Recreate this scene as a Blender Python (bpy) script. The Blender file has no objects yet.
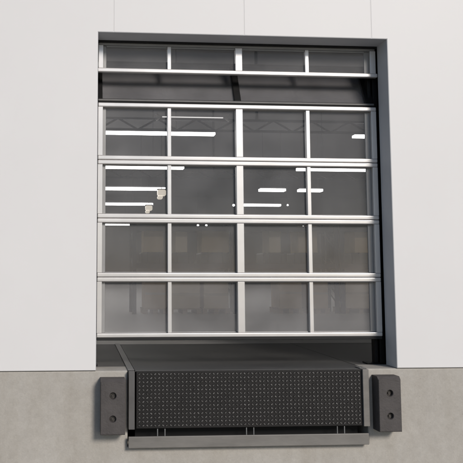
import bpy, bmesh, math, random
from mathutils import Matrix, Vector

random.seed(7)
S = bpy.context.scene
COL = S.collection

# ------------------------------------------------------------------ helpers
def tag(o, label=None, cat=None, group=None, kind=None):
    if label: o['label'] = label
    if cat: o['category'] = cat
    if group: o['group'] = group
    if kind: o['kind'] = kind
    return o

def thing(name, label, cat, loc=(0, 0, 0), group=None):
    o = bpy.data.objects.new(name, None)
    o.empty_display_size = 0.1
    o.location = loc
    COL.objects.link(o)
    return tag(o, label, cat, group, 'thing')

def obj(name, bm, mat, parent=None, smooth=False):
    bmesh.ops.recalc_face_normals(bm, faces=bm.faces[:])
    me = bpy.data.meshes.new(name)
    bm.to_mesh(me); bm.free()
    if smooth:
        for p in me.polygons: p.use_smooth = True
    for m in (mat if isinstance(mat, (list, tuple)) else [mat]):
        me.materials.append(m)
    o = bpy.data.objects.new(name, me)
    COL.objects.link(o)
    if parent is not None:
        o.parent = parent
    return o

def copy_tree(o, parent=None):
    c = o.copy(); COL.objects.link(c)
    if parent is not None: c.parent = parent
    for ch in [x for x in COL.objects if x.parent == o]:
        copy_tree(ch, c)
    return c

def merge(dst, src):
    me = bpy.data.meshes.new('tmp'); src.to_mesh(me); src.free()
    dst.from_mesh(me); bpy.data.meshes.remove(me)

def box(bm, x0, x1, y0, y1, z0, z1, bev=0.0, seg=2, M=None, mi=0):
    b = bmesh.new()
    bmesh.ops.create_cube(b, size=1)
    for v in b.verts:
        v.co = Vector(((x0 + x1) / 2 + v.co.x * (x1 - x0), (y0 + y1) / 2 + v.co.y * (y1 - y0), (z0 + z1) / 2 + v.co.z * (z1 - z0)))
    if bev > 0:
        bmesh.ops.bevel(b, geom=b.edges[:], offset=bev, segments=seg, profile=0.5, affect='EDGES')
    if M is not None: bmesh.ops.transform(b, matrix=M, verts=b.verts[:])
    for f in b.faces: f.material_index = mi
    merge(bm, b)

def prism_y(bm, pts, y0, y1, bev=0.0):
    """polygon in x,z extruded from y0 to y1"""
    b = bmesh.new()
    vs = [b.verts.new((x, y0, z)) for x, z in pts]
    f = b.faces.new(vs)
    r = bmesh.ops.extrude_face_region(b, geom=[f])
    for v in r['geom']:
        if isinstance(v, bmesh.types.BMVert): v.co.y = y1
    bmesh.ops.recalc_face_normals(b, faces=b.faces[:])
    if bev > 0:
        es = [e for e in b.edges if all(abs(v.co.y - y0) < 1e-6 for v in e.verts)]
        bmesh.ops.bevel(b, geom=es, offset=bev, segments=2, profile=0.5, affect='EDGES')
    merge(bm, b)

def cyl(bm, p0, p1, r0, r1=None, n=16, caps=True):
    p0, p1 = Vector(p0), Vector(p1)
    d = p1 - p0
    b = bmesh.new()
    bmesh.ops.create_cone(b, cap_ends=caps, segments=n, radius1=r0, radius2=r0 if r1 is None else r1, depth=d.length)
    M = Matrix.Translation((p0 + p1) / 2) @ d.to_track_quat('Z', 'Y').to_matrix().to_4x4()
    bmesh.ops.transform(b, matrix=M, verts=b.verts[:])
    merge(bm, b)

def ball(bm, c, r, sx=1, sy=1, sz=1):
    b = bmesh.new()
    bmesh.ops.create_uvsphere(b, u_segments=16, v_segments=10, radius=r)
    for v in b.verts: v.co = Vector((c[0] + v.co.x * sx, c[1] + v.co.y * sy, c[2] + v.co.z * sz))
    merge(bm, b)

# ------------------------------------------------------------------ materials
def new_mat(name):
    m = bpy.data.materials.new(name); m.use_nodes = True
    return m, m.node_tree, m.node_tree.nodes['Principled BSDF']

def rgb(c): return (c[0], c[1], c[2], 1)

def noise_mat(name, c0, c1, scale=6, rough=(0.5, 0.7), metal=0.0, bump=0.0, bscale=60, detail=6, spec=0.5, stretch=(1, 1, 1), lo=0.3, hi=0.7):
    m, nt, p = new_mat(name)
    tc = nt.nodes.new('ShaderNodeTexCoord')
    mp = nt.nodes.new('ShaderNodeMapping'); mp.inputs['Scale'].default_value = stretch
    nt.links.new(tc.outputs['Object'], mp.inputs['Vector'])
    n = nt.nodes.new('ShaderNodeTexNoise'); n.inputs['Scale'].default_value = scale; n.inputs['Detail'].default_value = detail
    n.inputs['Roughness'].default_value = 0.6
    nt.links.new(mp.outputs[0], n.inputs['Vector'])
    r = nt.nodes.new('ShaderNodeValToRGB')
    r.color_ramp.elements[0].position = lo; r.color_ramp.elements[0].color = rgb(c0)
    r.color_ramp.elements[1].position = hi; r.color_ramp.elements[1].color = rgb(c1)
    nt.links.new(n.outputs['Fac'], r.inputs['Fac'])
    nt.links.new(r.outputs['Color'], p.inputs['Base Color'])
    mr = nt.nodes.new('ShaderNodeMapRange'); mr.inputs['To Min'].default_value = rough[0]; mr.inputs['To Max'].default_value = rough[1]
    nt.links.new(n.outputs['Fac'], mr.inputs['Value']); nt.links.new(mr.outputs['Result'], p.inputs['Roughness'])
    p.inputs['Metallic'].default_value = metal
    p.inputs['Specular IOR Level'].default_value = spec
    if bump > 0:
        n2 = nt.nodes.new('ShaderNodeTexNoise'); n2.inputs['Scale'].default_value = bscale; n2.inputs['Detail'].default_value = 5
        nt.links.new(mp.outputs[0], n2.inputs['Vector'])
        bp = nt.nodes.new('ShaderNodeBump'); bp.inputs['Strength'].default_value = bump; bp.inputs['Distance'].default_value = 0.01
        nt.links.new(n2.outputs['Fac'], bp.inputs['Height']); nt.links.new(bp.outputs['Normal'], p.inputs['Normal'])
    return m

M_PANEL = noise_mat('white_coated_steel', (0.755, 0.735, 0.718), (0.78, 0.76, 0.743), 1.1, (0.42, 0.55), bump=0.03, bscale=3, spec=0.35)
M_LINING = noise_mat('grey_painted_lining', (0.50, 0.505, 0.515), (0.54, 0.545, 0.555), 4, (0.45, 0.6), bump=0.03, bscale=20)
M_ALU = noise_mat('pale_anodised_aluminium', (0.66, 0.635, 0.615), (0.73, 0.705, 0.685), 3, (0.24, 0.36), metal=0.5, spec=0.6)
M_BEAD = noise_mat('grey_aluminium_bead', (0.26, 0.255, 0.25), (0.31, 0.305, 0.30), 3, (0.4, 0.5), metal=0.3)  # bead grey taken darker for the shade of the reveal
M_BLACKALU = noise_mat('black_aluminium', (0.006, 0.0055, 0.0055), (0.010, 0.0095, 0.009), 5, (0.45, 0.6), spec=0.25)
M_RUBBER = noise_mat('black_rubber', (0.012, 0.012, 0.012), (0.02, 0.02, 0.02), 20, (0.7, 0.9), bump=0.1)
M_BUMPER = noise_mat('brown_grey_rubber', (0.060, 0.053, 0.050), (0.090, 0.080, 0.076), 9, (0.5, 0.8), detail=10, bump=0.3, bscale=70, spec=0.4)
M_BOLT = noise_mat('dark_bolt_steel', (0.05, 0.045, 0.042), (0.11, 0.10, 0.09), 30, (0.35, 0.5), metal=0.7)
M_STEELG = noise_mat('grey_painted_steel', (0.15, 0.145, 0.14), (0.20, 0.195, 0.185), 5, (0.4, 0.55), metal=0.2, bump=0.05, bscale=30)
M_PLATE = noise_mat('dark_grey_steel', (0.09, 0.086, 0.083), (0.125, 0.12, 0.116), 5, (0.45, 0.6), metal=0.2, bump=0.05, bscale=30)
M_SILL = noise_mat('dull_galvanised_steel', (0.17, 0.16, 0.145), (0.22, 0.207, 0.188), 7, (0.42, 0.6), metal=0.2, bump=0.05, bscale=40, stretch=(0.6, 1, 2))
M_DECK = noise_mat('worn_deck_steel', (0.06, 0.0585, 0.0565), (0.09, 0.088, 0.085), 4, (0.45, 0.65), metal=0.2, bump=0.08, bscale=25)
M_GALV = noise_mat('bright_galvanised_rod', (0.15, 0.15, 0.146), (0.21, 0.21, 0.205), 15, (0.35, 0.5), metal=0.3)
M_TRUSS = noise_mat('dark_truss_steel', (0.015, 0.015, 0.016), (0.025, 0.025, 0.026), 3, (0.6, 0.7))
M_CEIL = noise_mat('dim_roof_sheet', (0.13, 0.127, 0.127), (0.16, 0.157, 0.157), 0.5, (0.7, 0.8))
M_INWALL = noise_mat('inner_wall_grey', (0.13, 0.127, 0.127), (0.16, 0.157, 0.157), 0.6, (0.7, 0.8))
M_FLOOR = noise_mat('inner_concrete_floor', (0.33, 0.32, 0.305), (0.40, 0.388, 0.37), 1.2, (0.4, 0.6), bump=0.03, bscale=10)
M_EDGE = noise_mat('shaded_floor_edge', (0.06, 0.057, 0.054), (0.10, 0.096, 0.091), 2.2, (0.5, 0.7), bump=0.05, bscale=15)  # floor by the door, its shade darkened into the colour
M_CARD = noise_mat('brown_cardboard', (0.60, 0.44, 0.27), (0.68, 0.51, 0.33), 5, (0.75, 0.85))
M_CARD2 = noise_mat('pale_cardboard', (0.74, 0.60, 0.42), (0.80, 0.66, 0.48), 5, (0.75, 0.85))
M_TAPE = noise_mat('parcel_tape', (0.56, 0.46, 0.32), (0.60, 0.50, 0.36), 9, (0.35, 0.5))
M_WOOD = noise_mat('pallet_wood', (0.28, 0.20, 0.12), (0.40, 0.30, 0.19), 6, (0.75, 0.9), stretch=(1, 8, 8))
M_RACK = noise_mat('dark_blue_rack_steel', (0.03, 0.035, 0.05), (0.045, 0.05, 0.07), 4, (0.5, 0.6))
M_DARKSACK = noise_mat('dark_wrapped_goods', (0.02, 0.02, 0.024), (0.045, 0.045, 0.05), 8, (0.35, 0.6))
M_CREAM = noise_mat('cream_enamel', (0.66, 0.60, 0.50), (0.72, 0.66, 0.55), 4, (0.4, 0.5))
M_ROD = noise_mat('white_painted_rod', (0.72, 0.71, 0.70), (0.8, 0.79, 0.78), 6, (0.4, 0.5))

def emission(name, col, s):
    m, nt, p = new_mat(name)
    p.inputs['Base Color'].default_value = rgb((0.8, 0.8, 0.8))
    p.inputs['Emission Color'].default_value = rgb(col); p.inputs['Emission Strength'].default_value = s
    return m
M_TUBE = emission('lit_diffuser', (1.0, 0.98, 0.95), 7.0)

def glass(name, tint, refl, haze):
    """thin clear pane: tinted see-through, mirror reflection by angle, a little dust"""
    m, nt, p = new_mat(name)
    nt.nodes.remove(p)
    out = nt.nodes['Material Output']
    tr = nt.nodes.new('ShaderNodeBsdfTransparent'); tr.inputs[0].default_value = rgb(tint)
    gl = nt.nodes.new('ShaderNodeBsdfGlossy'); gl.inputs['Roughness'].default_value = 0.04
    gl.inputs['Color'].default_value = (0.95, 0.95, 0.95, 1)
    fr = nt.nodes.new('ShaderNodeFresnel'); fr.inputs['IOR'].default_value = refl
    m1 = nt.nodes.new('ShaderNodeMixShader')
    nt.links.new(fr.outputs[0], m1.inputs[0]); nt.links.new(tr.outputs[0], m1.inputs[1]); nt.links.new(gl.outputs[0], m1.inputs[2])
    df = nt.nodes.new('ShaderNodeBsdfDiffuse'); df.inputs[0].default_value = (0.60, 0.585, 0.58, 1)  # pale film: thin dust plus haze put in for reflected light
    tc = nt.nodes.new('ShaderNodeTexCoord')
    n = nt.nodes.new('ShaderNodeTexNoise'); n.inputs['Scale'].default_value = 3.0; n.inputs['Detail'].default_value = 7
    nt.links.new(tc.outputs['Object'], n.inputs['Vector'])
    mr = nt.nodes.new('ShaderNodeMapRange'); mr.inputs['From Min'].default_value = 0.3; mr.inputs['From Max'].default_value = 0.75
    mr.inputs['To Min'].default_value = haze * 0.75; mr.inputs['To Max'].default_value = haze * 1.3
    nt.links.new(n.outputs['Fac'], mr.inputs['Value'])
    m2 = nt.nodes.new('ShaderNodeMixShader')
    nt.links.new(mr.outputs['Result'], m2.inputs[0]); nt.links.new(m1.outputs[0], m2.inputs[1]); nt.links.new(df.outputs[0], m2.inputs[2])
    nt.links.new(m2.outputs[0], out.inputs['Surface'])
    return m
M_GLASS_TOP = glass('hazy_top_pane', (0.80, 0.80, 0.82), 1.5, 0.085)
M_GLASS = glass('hazy_clear_pane', (0.935, 0.935, 0.94), 1.24, 0.088)
M_GLASS_HAZE = glass('hazier_low_pane', (0.955, 0.955, 0.96), 1.22, 0.098)
M_GLASS_HAZE_LOW = glass('haziest_low_pane', (0.965, 0.965, 0.97), 1.22, 0.145)
PANES = [M_GLASS_HAZE_LOW, M_GLASS_HAZE, M_GLASS, M_GLASS]  # lower rows get paler haze, standing in for reflected and indoor light

def concrete():
    m, nt, p = new_mat('weathered_concrete')
    tc = nt.nodes.new('ShaderNodeTexCoord')
    def nz(scale, detail=6, rough=0.6, st=(1, 1, 1), off=(0, 0, 0)):
        mp = nt.nodes.new('ShaderNodeMapping'); mp.inputs['Scale'].default_value = st; mp.inputs['Location'].default_value = off
        nt.links.new(tc.outputs['Object'], mp.inputs['Vector'])
        n = nt.nodes.new('ShaderNodeTexNoise'); n.inputs['Scale'].default_value = scale; n.inputs['Detail'].default_value = detail; n.inputs['Roughness'].default_value = rough
        nt.links.new(mp.outputs[0], n.inputs['Vector']); return n.outputs['Fac']
    def ramp(fac, a, b, c0, c1):
        r = nt.nodes.new('ShaderNodeValToRGB')
        r.color_ramp.elements[0].position = a; r.color_ramp.elements[0].color = rgb(c0)
        r.color_ramp.elements[1].position = b; r.color_ramp.elements[1].color = rgb(c1)
        nt.links.new(fac, r.inputs['Fac']); return r.outputs['Color']
    def mix(kind, fac, a, b):
        x = nt.nodes.new('ShaderNodeMix'); x.data_type = 'RGBA'; x.blend_type = kind
        x.inputs[0].default_value = fac
        nt.links.new(a, x.inputs[6]); nt.links.new(b, x.inputs[7]); return x.outputs[2]
    base = ramp(nz(1.6, 8, 0.65), 0.3, 0.7, (0.44, 0.414, 0.374), (0.48, 0.453, 0.411))
    cloud = ramp(nz(11, 9, 0.72, off=(3, 1, 2)), 0.35, 0.65, (0.90, 0.89, 0.875), (1.05, 1.05, 1.045))
    col = mix('MULTIPLY', 0.75, base, cloud)
    streak = ramp(nz(2.5, 5, 0.6, st=(2.2, 2.2, 0.35), off=(8, 0, 0)), 0.42, 0.72, (1, 1, 1), (0.88, 0.86, 0.83))
    col = mix('MULTIPLY', 0.7, col, streak)
    fine = ramp(nz(55, 6, 0.8), 0.3, 0.7, (0.84, 0.83, 0.82), (1.08, 1.08, 1.08))
    col = mix('MULTIPLY', 0.6, col, fine)
    # small dark pores
    vo = nt.nodes.new('ShaderNodeTexVoronoi'); vo.inputs['Scale'].default_value = 16
    nt.links.new(tc.outputs['Object'], vo.inputs['Vector'])
    pores = ramp(vo.outputs['Distance'], 0.03, 0.07, (0.6, 0.58, 0.55), (1, 1, 1))
    col = mix('MULTIPLY', 0.6, col, pores)
    nt.links.new(col, p.inputs['Base Color'])
    p.inputs['Roughness'].default_value = 0.85; p.inputs['Specular IOR Level'].default_value = 0.3
    bp = nt.nodes.new('ShaderNodeBump'); bp.inputs['Strength'].default_value = 0.25; bp.inputs['Distance'].default_value = 0.01
    nt.links.new(nz(70, 6, 0.7), bp.inputs['Height']); nt.links.new(bp.outputs['Normal'], p.inputs['Normal'])
    return m
M_CONC = concrete()
M_YARD = noise_mat('yard_concrete', (0.16, 0.155, 0.148), (0.215, 0.208, 0.20), 0.7, (0.75, 0.9), bump=0.1, bscale=40)

# ------------------------------------------------------------------ main sizes
W, H, RD = 2.60, 2.92, 0.235            # opening and reveal depth
YARD = -1.22
SEAMS = [-3.345, -2.185, -1.025, 0.135, 1.296, 2.457, 3.617, 4.777, 5.937]
TOP = 6.6

# ------------------------------------------------------------------ setting
bm = bmesh.new(); box(bm, -250, 250, -400, 0.25, YARD - 0.3, YARD)
tag(obj('ground', bm, M_YARD), 'pale concrete yard in front of the loading dock', kind='structure')
bm = bmesh.new()
box(bm, -14, 22, 2.46, 52, -0.2, 0.0)
box(bm, -14, 0.268, 0.30, 2.459, -0.2, -0.001, mi=1); box(bm, 2.333, 22, 0.30, 2.459, -0.2, -0.001, mi=1)
tag(obj('floor', bm, [M_FLOOR, M_EDGE]), kind='structure')

# ------------------------------------------------------------------ building
bld = thing('warehouse', 'white panel clad warehouse front on a concrete base around the dock opening', 'building', (1.3, 0, YARD))
off = Vector((1.3, 0, YARD))
def bpart(name, bm, mat):
    bmesh.ops.translate(bm, vec=-off, verts=bm.verts[:])
    return obj(name, bm, mat, bld)

g = 0.005
xs = [-14.0] + SEAMS + [22.0]
NO = 0.003                               # lining thickness
for a, b in zip(xs[:-1], xs[1:]):
    a2, b2 = a + g / 2, b - g / 2
    z0, z1 = 0.004, TOP
    if b2 < 0 or a2 > W:
        pts = [(a2, z0), (b2, z0), (b2, z1), (a2, z1)]
    elif a2 < 0 < b2:
        pts = [(a2, z0), (-NO, z0), (-NO, H + NO), (b2, H + NO), (b2, z1), (a2, z1)]
    elif a2 < W < b2:
        pts = [(W + NO, z0), (b2, z0), (b2, z1), (a2, z1), (a2, H + NO), (W + NO, H + NO)]
    else:
        pts = [(a2, H + NO), (b2, H + NO), (b2, z1), (a2, z1)]
    bm = bmesh.new(); prism_y(bm, pts, 0.0, 0.10, 0.003)
    bpart('wall_panel', bm, M_PANEL)
for sx in SEAMS:
    zb = H + NO if 0 < sx < W else 0.004
    bm = bmesh.new(); box(bm, sx - .0024, sx + .0024, 0.0016, 0.09, zb, TOP); bpart('joint_strip', bm, M_PANEL)
# inner leaf closes the joints and the opening surround
bm = bmesh.new()
box(bm, -14, -NO, 0.101, RD, 0.0, TOP); box(bm, W + NO, 22, 0.101, RD, 0.0, TOP); box(bm, -NO, W + NO, 0.101, RD, H + NO, TOP)
bpart('inner_leaf', bm, M_INWALL)
# reveal linings, right, left and top, folded from thin sheet
bm = bmesh.new(); box(bm, W, W + 0.0025, 0.002, RD + 0.004, 0.004, H); bpart('jamb_lining', bm, M_LINING)
bm = bmesh.new(); box(bm, -0.0025, 0, 0.002, RD + 0.004, 0.004, H); bpart('jamb_lining', bm, M_LINING)
bm = bmesh.new(); box(bm, 0, W, 0.002, RD + 0.004, H, H + 0.0025); bpart('header_lining', bm, M_LINING)
# steel drip edge at the foot of the cladding
bm = bmesh.new(); box(bm, -14, -NO, 0.006, 0.10, 0.0, 0.0035); box(bm, W + NO, 22, 0.006, 0.10, 0.0, 0.0035); bpart('drip_edge', bm, M_STEELG)
# concrete base with the leveller pit
PX0, PX1, PZ = 0.268, 2.333, -0.625
bm = bmesh.new()
prism_y(bm, [(-14, YARD), (22, YARD), (22, -0.001), (PX1, -0.001), (PX1, PZ), (PX0, PZ), (PX0, -0.001), (-14, -0.001)], 0.010, 0.30, 0.012)
bpart('concrete_base', bm, M_CONC)
bm = bmesh.new()
box(bm, PX0, PX1, 0.30, 2.46, PZ - 0.1, PZ); box(bm, PX0 - 0.1, PX0, 0.30, 2.46, PZ, -0.2); box(bm, PX1, PX1 + 0.1, 0.30, 2.46, PZ, -0.2); box(bm, PX0 - .1, PX1 + .1, 2.46, 2.56, PZ, -0.2)
bpart('leveler_pit', bm, M_RUBBER)  # pit faces blackened, the shade inside put into their colour
# shell
bm = bmesh.new(); box(bm, -14, 22, 0.10, 52.2, TOP, TOP + 0.2); bpart('roof', bm, M_CEIL)
bm = bmesh.new(); box(bm, -14, 22, 52, 52.2, 0, TOP); bpart('back_wall', bm, M_INWALL)
bm = bmesh.new(); box(bm, -14.2, -14, 0.0, 52.2, YARD, TOP); bpart('side_wall', bm, M_PANEL)
bm = bmesh.new(); box(bm, 22, 22.2, 0.0, 52.2, YARD, TOP); bpart('side_wall', bm, M_PANEL)

# ------------------------------------------------------------------ door
XL, XR = 0.008, 2.580
YF = 0.250                                # front of the rails
STILES = (0.052, 2.533)
GX = [(0.081, 0.637), (0.672, 1.264), (1.329, 1.919), (1.955, 2.486)]      # clear glass spans
MUNT = [(0.637, 0.672, .014), (1.264, 1.329, .006), (1.919, 1.955, .014)]

def glazed_frame(z0, z1, top, bot, yf):
    """frame mesh in front coordinates; z0 bottom, z1 top"""
    bm = bmesh.new()
    box(bm, XL, XR, yf, yf + .068, z1 - top, z1, .008, 3)
    box(bm, XL, XR, yf, yf + .068, z0, z0 + bot, .008, 3)
    a, b = z0 + bot, z1 - top
    box(bm, XL, STILES[0], yf + .003, yf + .068, a, b, .003)
    box(bm, STILES[1], XR, yf + .003, yf + .068, a, b, .003)
    for x0, x1, d in MUNT:
        box(bm, x0, x1, yf + d, yf + .068, a, b, .004)
    return bm

def glazed_beads(z0, z1, top, bot, yf):
    bm = bmesh.new()
    a, b = z0 + bot, z1 - top
    box(bm, STILES[0], GX[0][0], yf + .045, yf + .066, a, b, .003)
    box(bm, GX[3][1], STILES[1], yf + .045, yf + .066, a, b, .003)
    for x0, x1 in GX:
        box(bm, x0, x1, yf + .046, yf + .064, b - .008, b, .002)
        box(bm, x0, x1, yf + .046, yf + .064, a, a + .008, .002)
    return bm

def pane(x0, x1, y, z0, z1):
    bm = bmesh.new(); box(bm, x0, x1, y, y + .006, z0, z1); return bm

door = thing('sectional_door', 'glazed sectional dock door with pale aluminium frames raised a little off the floor', 'dock door', (1.3, YF, 0.235))
doff = Vector((1.3, YF, 0.235))
def dpart(name, bm, mat, parent=None, M=None):
    if M is not None: bmesh.ops.transform(bm, matrix=M, verts=bm.verts[:])
    bmesh.ops.translate(bm, vec=-doff, verts=bm.verts[:])
    return obj(name, bm, mat, parent or door)

JZ = [0.254, 0.781, 1.303, 1.827, 2.350]
for i in range(4):
    z0, z1 = JZ[i] + (.0015 if i else 0), JZ[i + 1] - .0015
    bot = .037
    fr = dpart('door_section', glazed_frame(z0, z1, .038, bot, YF), M_ALU)
    dpart('glazing_bead', glazed_beads(z0, z1, .038, bot, YF), M_BEAD, fr)
    for x0, x1 in GX:
        dpart('window_pane', pane(x0 - .006, x1 + .006, YF + .055, z0 + bot - .004, z1 - .038 + .004), PANES[i], fr)
# dark top section starting to tip back into the curve of the track
TILT = Matrix.Translation((0, YF + .030, 2.362)) @ Matrix.Rotation(math.radians(-29), 4, 'X')
bm = bmesh.new()
box(bm, XL, XR, .004, .045, .0, .012, .003); box(bm, XL, XR, .006, .045, .032, .044, .002); box(bm, XL, XR, 0, .045, .475, .51, .004)
box(bm, XL, 0.050, .002, .045, .0445, .475, .003); box(bm, 2.505, XR, .002, .045, .0445, .475, .003)
box(bm, 1.266, 1.327, .006, .045, .0445, .475, .003)
ts = dpart('door_section', bm, M_BLACKALU, None, TILT)
tag(ts, 'dark top section tipped back')
bm = bmesh.new(); box(bm, XL + .002, XR - .004, -.004, .03, .0125, .0315, .003); dpart('glazing_bead', bm, M_STEELG, ts, TILT)
for x0, x1 in ((.046, 1.268), (1.325, 2.508)):
    dpart('window_pane', pane(x0, x1,   .026, .030, .478), M_GLASS_TOP, ts, TILT)
bm = bmesh.new(); box(bm, XL, XR, YF + .008, YF + .045, .228, .2535, .005); dpart('bottom_seal', bm, M_RUBBER)
for x0, x1 in ((-.03, .03), (2.555, 2.615)):  # strips added behind the stiles to stop lamp light leaking past
    bm = bmesh.new(); box(bm, x0, x1, YF + .0695, YF + .0760, .26, 2.345, .002); dpart('light_stop', bm, M_RUBBER)
# hinges at the joints, seen end on beside the jambs
for z in JZ[1:4]:
    for x in (XL, XR - .012):
        bm = bmesh.new(); box(bm, x - .004, x + .016, YF + .0765, YF + .090, z - .03, z + .03, .003); cyl(bm, (x - .006, YF + .086, z), (x + .02, YF + .086, z), .007); dpart('hinge', bm, M_GALV)

# ------------------------------------------------------------------ transom window
tr = thing('transom_window', 'narrow fixed four pane window strip above the dock door', 'window', (1.3, .24, 2.62))
toff = Vector((1.3, .24, 2.62))
def tpart(name, bm, mat, parent=tr):
    bmesh.ops.translate(bm, vec=-toff, verts=bm.verts[:]); return obj(name, bm, mat, parent)
TY = .238
bm = bmesh.new()
box(bm, .002, W - .002, TY, TY + .05, 2.627, 2.664, .008, 3)
box(bm, .010, STILES[0], TY + .008, TY + .055, 2.664, 2.878, .003); box(bm, STILES[1], 2.586, TY + .008, TY + .055, 2.664, 2.878, .003)
for x0, x1, d in MUNT: box(bm, x0, x1, TY + d + .004, TY + .055, 2.664, 2.878, .004)
tf = tpart('window_frame', bm, M_ALU)
bm = bmesh.new(); box(bm, .010, 2.586, TY + .020, TY + .06, 2.8785, 2.903, .004); tpart('head_rail', bm, M_BEAD)  # rail gets the darker bead grey for the header's shade
bm = bmesh.new()
box(bm, STILES[0], GX[0][0], TY + .040, TY + .056, 2.664, 2.878, .003); box(bm, GX[3][1], STILES[1], TY + .040, TY + .056, 2.664, 2.878, .003)
for x0, x1 in GX: box(bm, x0, x1, TY + .03, TY + .056, 2.864, 2.878, .002); box(bm, x0, x1, TY + .03, TY + .056, 2.664, 2.672, .002)
tpart('glazing_bead', bm, M_BEAD)
for x0, x1 in GX: tpart('window_pane', pane(x0 - .006, x1 + .006, TY + .042, 2.66, 2.88), M_GLASS)
bm = bmesh.new(); box(bm, .0, W, TY + .006, TY + .06, 2.9035, 2.935, .003); tpart('top_seal', bm, M_RUBBER)

# ------------------------------------------------------------------ door tracks
def track(x0, x1, foot0, foot1, label):
    cx = (x0 + x1) / 2
    t = thing('door_track', label, 'door track', (cx, .38, 0), 'vertical door tracks')
    o = Vector((cx, .38, 0))
    bm = bmesh.new()
    inner = x0 if cx > 1 else x1
    s = 1 if cx > 1 else -1
    box(bm, min(inner, inner + s * .03), max(inner, inner + s * .03), .335, .40, .012, 3.1, .003)
    box(bm, min(inner + s * .045, inner + s * .09), max(inner + s * .045, inner + s * .09), .325, .40, .012, 3.1, .003)
    box(bm, x0, x1, .402, .412, .012, 3.1, .002)
    bmesh.ops.translate(bm, vec=-o, verts=bm.verts[:]); obj('rail', bm, M_BLACKALU, t)
    bm = bmesh.new(); box(bm, foot0, foot1, .33, .46, .0, .012, .003); bmesh.ops.translate(bm, vec=-o, verts=bm.verts[:]); obj('base_plate', bm, M_BLACKALU, t)
track(2.535, 2.70, 2.46, 2.71, 'black vertical door track with a foot plate in the corner by the grey jamb')
track(-.16, -.03, -.17, .02, 'black vertical door track in the left corner behind the white wall')

# ------------------------------------------------------------------ dock leveler
lv = thing('dock_leveler', 'dock leveler with a dark studded steel lip hanging between grey side plates', 'dock leveler', (1.3, 0, -.625))
loff = Vector((1.3, 0, -.625))
def lpart(name, bm, mat, parent=lv, smooth=False):
    bmesh.ops.translate(bm, vec=-loff, verts=bm.verts[:]); return obj(name, bm, mat, parent, smooth)
LX0, LX1 = .336, 2.2705
# lip with raised studs
bm = bmesh.new()
LY = -.035
box(bm, LX0, LX1, LY, LY + .03, -.472, -.002, .004)
nx, nz = 58, 14
pitx = (LX1 - LX0 - .02) / nx; pitz = .452 / nz
for i in range(nx):
    for j in range(nz):
        cx = LX0 + .01 + (i + .5) * pitx; cz = -.466 + (j + .5) * pitz + .004
        a = math.radians(40 if (i + j) % 2 else -40)
        L, B, hgt = .0145, .0085, .0065
        ux, uz = math.cos(a), math.sin(a)
        vs = []
        for (p, q) in ((-L, 0), (-L * .5, -B), (L * .5, -B), (L, 0), (L * .5, B), (-L * .5, B)):
            vs.append(bm.verts.new((cx + p * ux - q * uz, LY, cz + p * uz + q * ux)))
        tp = []
        for (p, q) in ((-L * .72, 0), (-L * .4, -B * .6), (L * .4, -B * .6), (L * .72, 0), (L * .4, B * .6), (-L * .4, B * .6)):
            tp.append(bm.verts.new((cx + p * ux - q * uz, LY - hgt, cz + p * uz + q * ux)))
        bm.faces.new(tp).material_index = 1
        for k in range(6): bm.faces.new((vs[k], vs[(k + 1) % 6], tp[(k + 1) % 6], tp[k]))
M_LIP = noise_mat('dark_tread_steel', (0.012, 0.011, 0.0105), (0.018, 0.0165, 0.0155), 5, (0.5, 0.65), metal=0.1, spec=0.3)
M_STUD = noise_mat('worn_stud_steel', (0.03, 0.0285, 0.027), (0.17, 0.163, 0.157), 28, (0.35, 0.55), metal=0.3)
lip = lpart('lip', bm, [M_LIP, M_STUD])
# deck plate
bm = bmesh.new(); box(bm, .329, 2.327, .008, 2.452, -.014, -.001, .003); lpart('deck_plate', bm, M_DECK)
# hinge barrel between the deck and the lip
# side plates with their floor angles
for x0, x1 in ((.271, .322), (2.2715, 2.324)):
    bm = bmesh.new()
    box(bm, x0, x1, -.06, -.002, -.474, .001, .003)
    box(bm, x0 + .002, x1 - .002, -.0015, .005, -.474, -.002)
    lpart('side_plate', bm, M_PLATE if x0 < 1 else M_SILL)
    bm = bmesh.new(); box(bm, x0 - .004, x1, -.0015, 2.44 if x0 < 1 else .12, .0015, .007, .002); lpart('floor_angle', bm, M_STEELG)
bm = bmesh.new(); box(bm, .271, 2.313, -.06, -.035, -.625, -.532, .004); box(bm, .275, 2.309, -.034, .005, -.622, -.56, .003); lpart('sill', bm, M_SILL)
for xc in (.545, 1.295, 2.075):
    for dx in (-.031, .031):
        bm = bmesh.new(); box(bm, xc + dx - .0045, xc + dx + .0045, -.046, -.038, -.536, -.4735, .002); lpart('lip_keeper', bm, M_GALV)
# undercarriage behind the gap, blackened to hold the shade
bm = bmesh.new(); box(bm, LX0, LX1, .10, .14, -.60, -.03); lpart('undercarriage', bm, M_BLACKALU)

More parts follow.
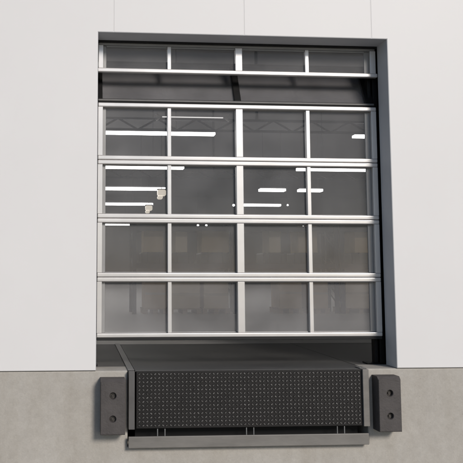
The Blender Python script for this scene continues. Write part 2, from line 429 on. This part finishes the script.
# ------------------------------------------------------------------ dock bumpers
def bumper(x0, x1, z0, z1, label):
    c = Vector(((x0 + x1) / 2, .01, z0))
    t = thing('dock_bumper', label, 'dock bumper', c, 'rubber dock bumpers')
    w, h, d = (x1 - x0) / 2, z1 - z0, .15
    holes = [(0, h * .70), (0, h * .285)]
    R, n = .030, 28
    bm = bmesh.new()
    ch = .020
    yf = -d
    # front face with round recesses
    def ring(pts, y): return [bm.verts.new((x, y, z)) for x, z in pts]
    outer = ring([(-w + .004, .006), (w - .004, .006), (w - .004, h - ch), (-w + .004, h - ch)], yf)
    edges = []
    for k in range(4): edges.append(bm.edges.new((outer[k], outer[(k + 1) % 4])))
    rims = []
    for hx, hz in holes:
        rim = ring([(hx + R * math.cos(2 * math.pi * k / n), hz + R * math.sin(2 * math.pi * k / n)) for k in range(n)], yf)
        for k in range(n): edges.append(bm.edges.new((rim[k], rim[(k + 1) % n])))
        rims.append(rim)
    bmesh.ops.triangle_fill(bm, use_beauty=True, use_dissolve=False, edges=edges)
    for (hx, hz), rim in zip(holes, rims):
        mid = ring([(hx + R * .88 * math.cos(2 * math.pi * k / n), hz + R * .88 * math.sin(2 * math.pi * k / n)) for k in range(n)], yf + .006)
        deep = ring([(hx + R * .84 * math.cos(2 * math.pi * k / n), hz + R * .84 * math.sin(2 * math.pi * k / n)) for k in range(n)], yf + .034)
        for A, B in ((rim, mid), (mid, deep)):
            for k in range(n): bm.faces.new((A[k], A[(k + 1) % n], B[(k + 1) % n], B[k]))
        bm.faces.new(deep)
    side = ring([(-w, .0), (w, .0), (w, h - ch - .004), (-w, h - ch - .004)], yf + .006)
    back = ring([(-w, .0), (w, .0), (w, h), (-w, h)], 0)
    topf = ring([(w, h), (-w, h)], yf + .03)
    for k in (0, 1, 3): bm.faces.new((outer[k], outer[(k + 1) % 4], side[(k + 1) % 4], side[k]))
    bm.faces.new((outer[2], outer[3], side[3], side[2]))
    bm.faces.new((side[2], side[3], topf[1], topf[0]))
    bm.faces.new((topf[0], topf[1], back[3], back[2]))
    bm.faces.new((side[0], side[1], back[1], back[0]))
    bm.faces.new((side[1], side[2], topf[0], back[2], back[1]))
    bm.faces.new((side[3], side[0], back[0], back[3], topf[1]))
    bm.faces.new(back)
    obj('body', bm, M_BUMPER, t)
    for hx, hz in holes:
        b = bmesh.new()
        cyl(b, (hx, yf + .033, hz), (hx, yf + .029, hz), .021, n=24)
        cyl(b, (hx, yf + .0295, hz), (hx, yf + .017, hz), .0115, n=6)
        obj('bolt', b, M_BOLT, t)
bumper(.036, .238, -.500, -.052, 'brown grey rubber dock bumper with two bolts under the left white wall corner')
bumper(2.376, 2.570, -.507, -.052, 'brown grey rubber dock bumper with two bolts under the grey jamb at right')

# ------------------------------------------------------------------ inside: lamps
def lamp(name_label, x0, x1, y, z=4.2):
    t = thing('strip_lamp', name_label, 'lamp', ((x0 + x1) / 2, y, z), 'long lit strip lamps inside')
    h = (x1 - x0) / 2
    bm = bmesh.new(); box(bm, -h, h, -.05, .05, .042, .10, .004); obj('lamp_housing', bm, M_TRUSS, t)
    bm = bmesh.new(); k = .36 if y < 13 else 1.0; box(bm, -h, h, -.18 * k - .04 * (k < 1), .18 * k + .04 * (k < 1), -.055 * k, .04, .01); obj('lamp_diffuser', bm, M_TUBE, t)
    for sx in (-.7, .7):
        bm = bmesh.new(); cyl(bm, (sx * h, 0, .10), (sx * h, 0, TOP - z), .006, n=8); obj('hanger', bm, M_TRUSS, t)
lamp('unseen strip lamp added in the left bay to light the box fronts', -8.5, -.1, 5.8)  # both near lamps are out of view, added to light the box fronts
lamp('unseen strip lamp added in the right bay to light the box fronts', 5.3, 12.5, 5.8)
lamp('long lit strip lamp nearest the door, in the upper left panes', -3.2, 3.13, 12.0)
lamp('lit strip lamp at the right edge of the upper right pane', 6.62, 12.5, 12.0)
lamp('long lit strip lamp just below the second joint on the left', -3.4, 3.16, 18.0)
lamp('long lit strip lamp just below the second joint on the right', 6.90, 12.5, 18.0)
lamp('lit strip lamp across the middle of the third row, left, above a cream glowing box', -3.2, 3.26, 24.4)
lamp('short lit strip lamp in the middle of the right centre pane', 7.13, 8.19, 24.4)
lamp('short lit strip lamp right of the thin bar in the third row of panes', 8.75, 9.73, 24.4)
lamp('lit strip lamp low in the third row of panes at left, lowest of that pane', -3.2, 3.42, 31.4)
lamp('lit strip lamp low beside the wide middle bar in the third row of panes', 7.6, 9.82, 31.4)
lamp('short lit strip lamp at the top of the fourth row of panes at left', -.5, 3.62, 47.7)

def bulb(label, x, y, z=4.2, r=.08):
    t = thing('round_lamp', label, 'lamp', (x, y, z), 'small round lamps inside')
    bm = bmesh.new(); ball(bm, (0, 0, 0), r); obj('lamp_globe', bm, M_TUBE, t, True)
    bm = bmesh.new(); cyl(bm, (0, 0, r * .9), (0, 0, r * 1.7), r * .5, r * .3, 12); cyl(bm, (0, 0, r * 1.6), (0, 0, TOP - z), .006, n=8); obj('lamp_holder', bm, M_TRUSS, t)
bulb('tiny round lamp left of the wide middle bar, left one of a pair', 8.2, 48.0, r=.075)
bulb('tiny round lamp left of the wide middle bar, right one of a pair', 8.8, 48.0, r=.075)
bulb('tiny round lamp just left of the right hand thin bar', 16.2, 49.3, r=.085)
bulb('tiny round lamp just right of the right hand thin bar', 17.42, 48.6, r=.08)
bulb('tiny round lamp beside the right end of a strip lamp', 10.17, 31.3, r=.045)
bulb('tiny round lamp touching the wide middle bar on its left', 7.50, 31.6, r=.06)

# roof trusses
def truss(y, zb, zt, label):
    t = thing('roof_truss', label, 'truss', (4, y, zb), 'lattice roof trusses')
    bm = bmesh.new()
    box(bm, -18, 18, -.04, .04, zt - zb - .05, zt - zb); box(bm, -18, 18, -.035, .035, -.025, .025)
    obj('chord', bm, M_TRUSS, t)
    bm = bmesh.new()
    n = int(36 / .46)
    for k in range(n):
        xa = -18 + k * .46
        z0, z1 = (0, zt - zb - .02) if k % 2 else (zt - zb - .02, 0)
        cyl(bm, (xa, 0, z0), (xa + .46, 0, z1), .024, n=6, caps=False)
    obj('lattice', bm, M_TRUSS, t)
    for xa in (-12, -6, 0, 6, 12):
        bm = bmesh.new(); box(bm, xa - .03, xa + .03, -.03, .03, zt - zb, TOP - zb); obj('hanger', bm, M_TRUSS, t)
truss(11.2, 4.15, 4.43, 'dark lattice truss seen through the upper door panes')
truss(17.2, 3.76, 4.02, 'dark lattice truss behind the second joint of the door')

# tie rod on the truss, its brightness added as a glow
M_ROD_GLOW = emission('glowing_rod', (1.0, 0.97, 0.93), 0.9)
t = thing('tie_rod', 'slim pale glowing rod between two forked white brackets in the upper left panes', 'lamp', (2.45, 11.05, 4.43))
bm = bmesh.new(); cyl(bm, (-.76, 0, 0), (.76, 0, 0), .013, n=10); obj('tube', bm, M_ROD_GLOW, t)
for s in (-1, 1):
    bm = bmesh.new()
    box(bm, s * .75 - .035, s * .75 + .035, -.02, .02, -.02, .02, .006)
    for sz in (-1, 1):
        Mx = Matrix.Translation((s * .815, 0, sz * .045)) @ Matrix.Rotation(-s * sz * math.radians(38), 4, 'Y')
        box(bm, -.06, .06, -.024, .024, -.02, .02, .005, M=Mx)
    obj('bracket', bm, M_ROD, t)

# cream boxes under the strip lamp ends, brightness put in as a glow
M_CREAM_GLOW = emission('glowing_cream', (1.0, 0.89, 0.72), 0.6)
def glow_box(label, x, y, z, w, h):
    t = thing('glow_box', label, 'lamp', (x, y, z), 'cream glowing boxes')
    bm = bmesh.new()
    box(bm, -w / 2, w / 2, -.16, .16, h * .34, h, .07, 4); box(bm, -w / 2, w * .12, -.15, .15, 0, h * .36, .06, 4)
    obj('box_shell', bm, M_CREAM_GLOW, t)
    bm = bmesh.new(); box(bm, -w / 2 - .01, w / 2 + .01, -.17, .17, h + .001, h + .03, .005); cyl(bm, (0, 0, h + .02), (0, 0, TOP - z), .012, n=8); obj('cap', bm, M_TRUSS, t)
glow_box('cream glowing box at the end of the upper strip lamp in the third row', 3.08, 24.0, 3.74, .34, .38)
glow_box('cream glowing box at the end of the lower strip lamp in the third row', 3.19, 31.0, 3.72, .34, .38)

# racks, pallets and boxes
def rack(x0, x1, y0, label, levels=(.96, 1.72)):
    t = thing('pallet_rack', label, 'rack', ((x0 + x1) / 2, y0, 0), 'pallet racks')
    h = (x1 - x0) / 2
    for sx in (-1, 1):
        bm = bmesh.new()
        for yy in (0, .9): box(bm, sx * h - .04, sx * h + .04, yy - .035, yy + .035, 0, 1.9)
        for k in range(3): cyl(bm, (sx * h, 0, .2 + .55 * k), (sx * h, .9, .6 + .55 * k), .015, n=6)
        obj('upright', bm, M_RACK, t)
    for z in levels:
        for yy in (0, .9):
            bm = bmesh.new(); box(bm, -h + .041, h - .041, yy - .025, yy + .025, z - .05, z + .05); obj('beam', bm, M_RACK, t)
        bm = bmesh.new(); box(bm, -h + .042, h - .042, .026, .874, z + .02, z + .035); obj('shelf', bm, M_TRUSS, t)
rack(.95, 2.98, 9.0, 'dark pallet rack behind the left lower panes')
rack(3.10, 5.10, 9.0, 'dark pallet rack behind the right lower panes, left of the palest boxes')
rack(5.22, 7.25, 9.0, 'dark pallet rack at the far right behind the lower panes')

def pallet(x, y, z, w, label):
    t = thing('wooden_pallet', label, 'pallet', (x, y, z), 'wooden pallets')
    bm = bmesh.new()
    for k in range(6): box(bm, -w / 2, w / 2, -.38 + k * .135, -.38 + k * .135 + .095, .088, .105)
    obj('deck_boards', bm, M_WOOD, t)
    bm = bmesh.new()
    for sx in (-1, 0, 1): box(bm, sx * (w / 2 - .05) - .045, sx * (w / 2 - .05) + .045, -.38, .38, 0, .088)
    obj('bearers', bm, M_WOOD, t)
def carton(x, y, z, w, d, h, mat, label, tape=True):
    t = thing('cardboard_box', label, 'box', (x, y, z), 'cardboard boxes')
    bm = bmesh.new(); box(bm, -w / 2, w / 2, -d / 2, d / 2, 0, h, .006); obj('carton', bm, mat, t)
    if tape:
        bm = bmesh.new(); box(bm, -w / 2 + .004, w / 2 - .004, -d / 2 - .002, -d / 2, h * .5 - .025, h * .5 + .025); obj('tape', bm, M_TAPE, t)
low = [(1.98, .60, .58, M_CARD2, 'left of the wide middle bar, largest one'),
       (2.62, .50, .57, M_CARD2, 'against the wide middle bar on its left'),
       (1.38, .44, .60, M_CARD, 'left of the left thin bar in the lowest panes'),
       (4.15, .46, .63, M_CARD, 'in the lowest right centre pane, dimmest one there'),
       (4.72, .42, .60, M_CARD, 'just left of the right thin bar in the lowest panes'),
       (5.62, .64, .62, M_CARD2, 'in the lowest right corner pane, palest one')]
for x, w, h, m, l in low:
    pallet(x, 9.42, 0, w + .06, 'wooden pallet under the box ' + l)
    carton(x, 9.40, .105, w, .7, h, m, 'cardboard box on a pallet ' + l)
up = [(1.92, .24, .42, M_CARD2, 'narrow pale box on the shelf right of the left thin bar'),
      (2.62, .56, .50, M_CARD, 'wide brown box on the shelf left of the wide middle bar'),
      (1.35, .40, .48, M_CARD, 'brown box on the shelf left of the left thin bar'),
      (3.86, .24, .50, M_CARD2, 'upright pale box on the shelf in the right centre pane'),
      (4.55, .40, .55, M_CARD, 'brown box on the shelf just left of the right thin bar'),
      (5.80, .52, .52, M_CARD, 'brown box on the shelf in the right corner pane')]
for x, w, h, m, l in up:
    carton(x, 9.42, 1.24, w, .6, h, m, l, False)
dk = [(1.35, .50, 'left of the left thin bar'), (1.95, .46, 'under the narrow pale box'), (2.62, .60, 'under the wide brown box'),
      (3.86, .5, 'under the upright pale box'), (4.55, .58, 'left of the right thin bar'), (5.80, .66, 'in the right corner pane')]
for x, w, l in dk:
    t = thing('wrapped_bale', 'low dark wrapped bale on the rack shelf ' + l, 'bale', (x, 9.44, .995), 'dark wrapped bales')
    bm = bmesh.new(); box(bm, -w / 2, w / 2, -.34, .34, 0, .242, .03, 3); obj('wrapping', bm, M_DARKSACK, t)
    bm = bmesh.new()
    for s in (-.25, .25): box(bm, s * w - .012, s * w + .012, -.343, .343, .0, .2445, .002)
    obj('strap', bm, M_TRUSS, t)

# ------------------------------------------------------------------ light
SUN_EL, SUN_AZ = 26, 157                  # azimuth clockwise from +Y
wd = bpy.data.worlds.new('World'); S.world = wd; wd.use_nodes = True
nt = wd.node_tree
sky = nt.nodes.new('ShaderNodeTexSky'); sky.sky_type = 'NISHITA'; sky.sun_disc = False
sky.sun_elevation = math.radians(SUN_EL); sky.sun_rotation = math.radians(SUN_AZ)
sky.dust_density = 0.3; sky.air_density = 0.8; sky.ozone_density = 1.0
nt.links.new(sky.outputs[0], nt.nodes['Background'].inputs[0])
nt.nodes['Background'].inputs[1].default_value = 0.09
sd = bpy.data.lights.new('Sun', 'SUN'); sd.energy = 2.55; sd.angle = math.radians(15); sd.color = (1.0, 0.935, 0.865)
so = bpy.data.objects.new('sun', sd); COL.objects.link(so)
el, az = math.radians(SUN_EL), math.radians(SUN_AZ)
sdir = Vector((math.sin(az) * math.cos(el), math.cos(az) * math.cos(el), math.sin(el)))
so.rotation_euler = (-sdir).to_track_quat('-Z', 'Y').to_euler()
so.location = sdir * 30 + Vector((1, 0, 5))

# ------------------------------------------------------------------ camera
cd = bpy.data.cameras.new('Camera'); cam = bpy.data.objects.new('camera', cd); COL.objects.link(cam)
cd.sensor_fit = 'HORIZONTAL'; cd.sensor_width = 36
cd.lens = 776.97 / 463 * 36
cd.shift_x = (231.5 - 139.75) / 463
cd.shift_y = -(231.5 - 195.53) / 463
cd.clip_start = 0.05; cd.clip_end = 2000
R = Matrix.Rotation(-.07662, 4, 'Z') @ Matrix.Rotation(.09944, 4, 'X') @ Matrix.Rotation(-.00126, 4, 'Y') @ Matrix.Rotation(math.pi / 2, 4, 'X')
cam.matrix_world = Matrix.Translation((-.14359, -6.64076, .81724)) @ R
S.camera = cam

S.render.engine = 'CYCLES'
S.cycles.use_denoising = True
S.cycles.max_bounces = 8; S.cycles.transparent_max_bounces = 16
S.cycles.sample_clamp_indirect = 4
vs = S.view_settings
vs.view_transform = 'Standard'; vs.look = 'None'; vs.gamma = 1; vs.exposure = 0.0; vs.use_curve_mapping = False
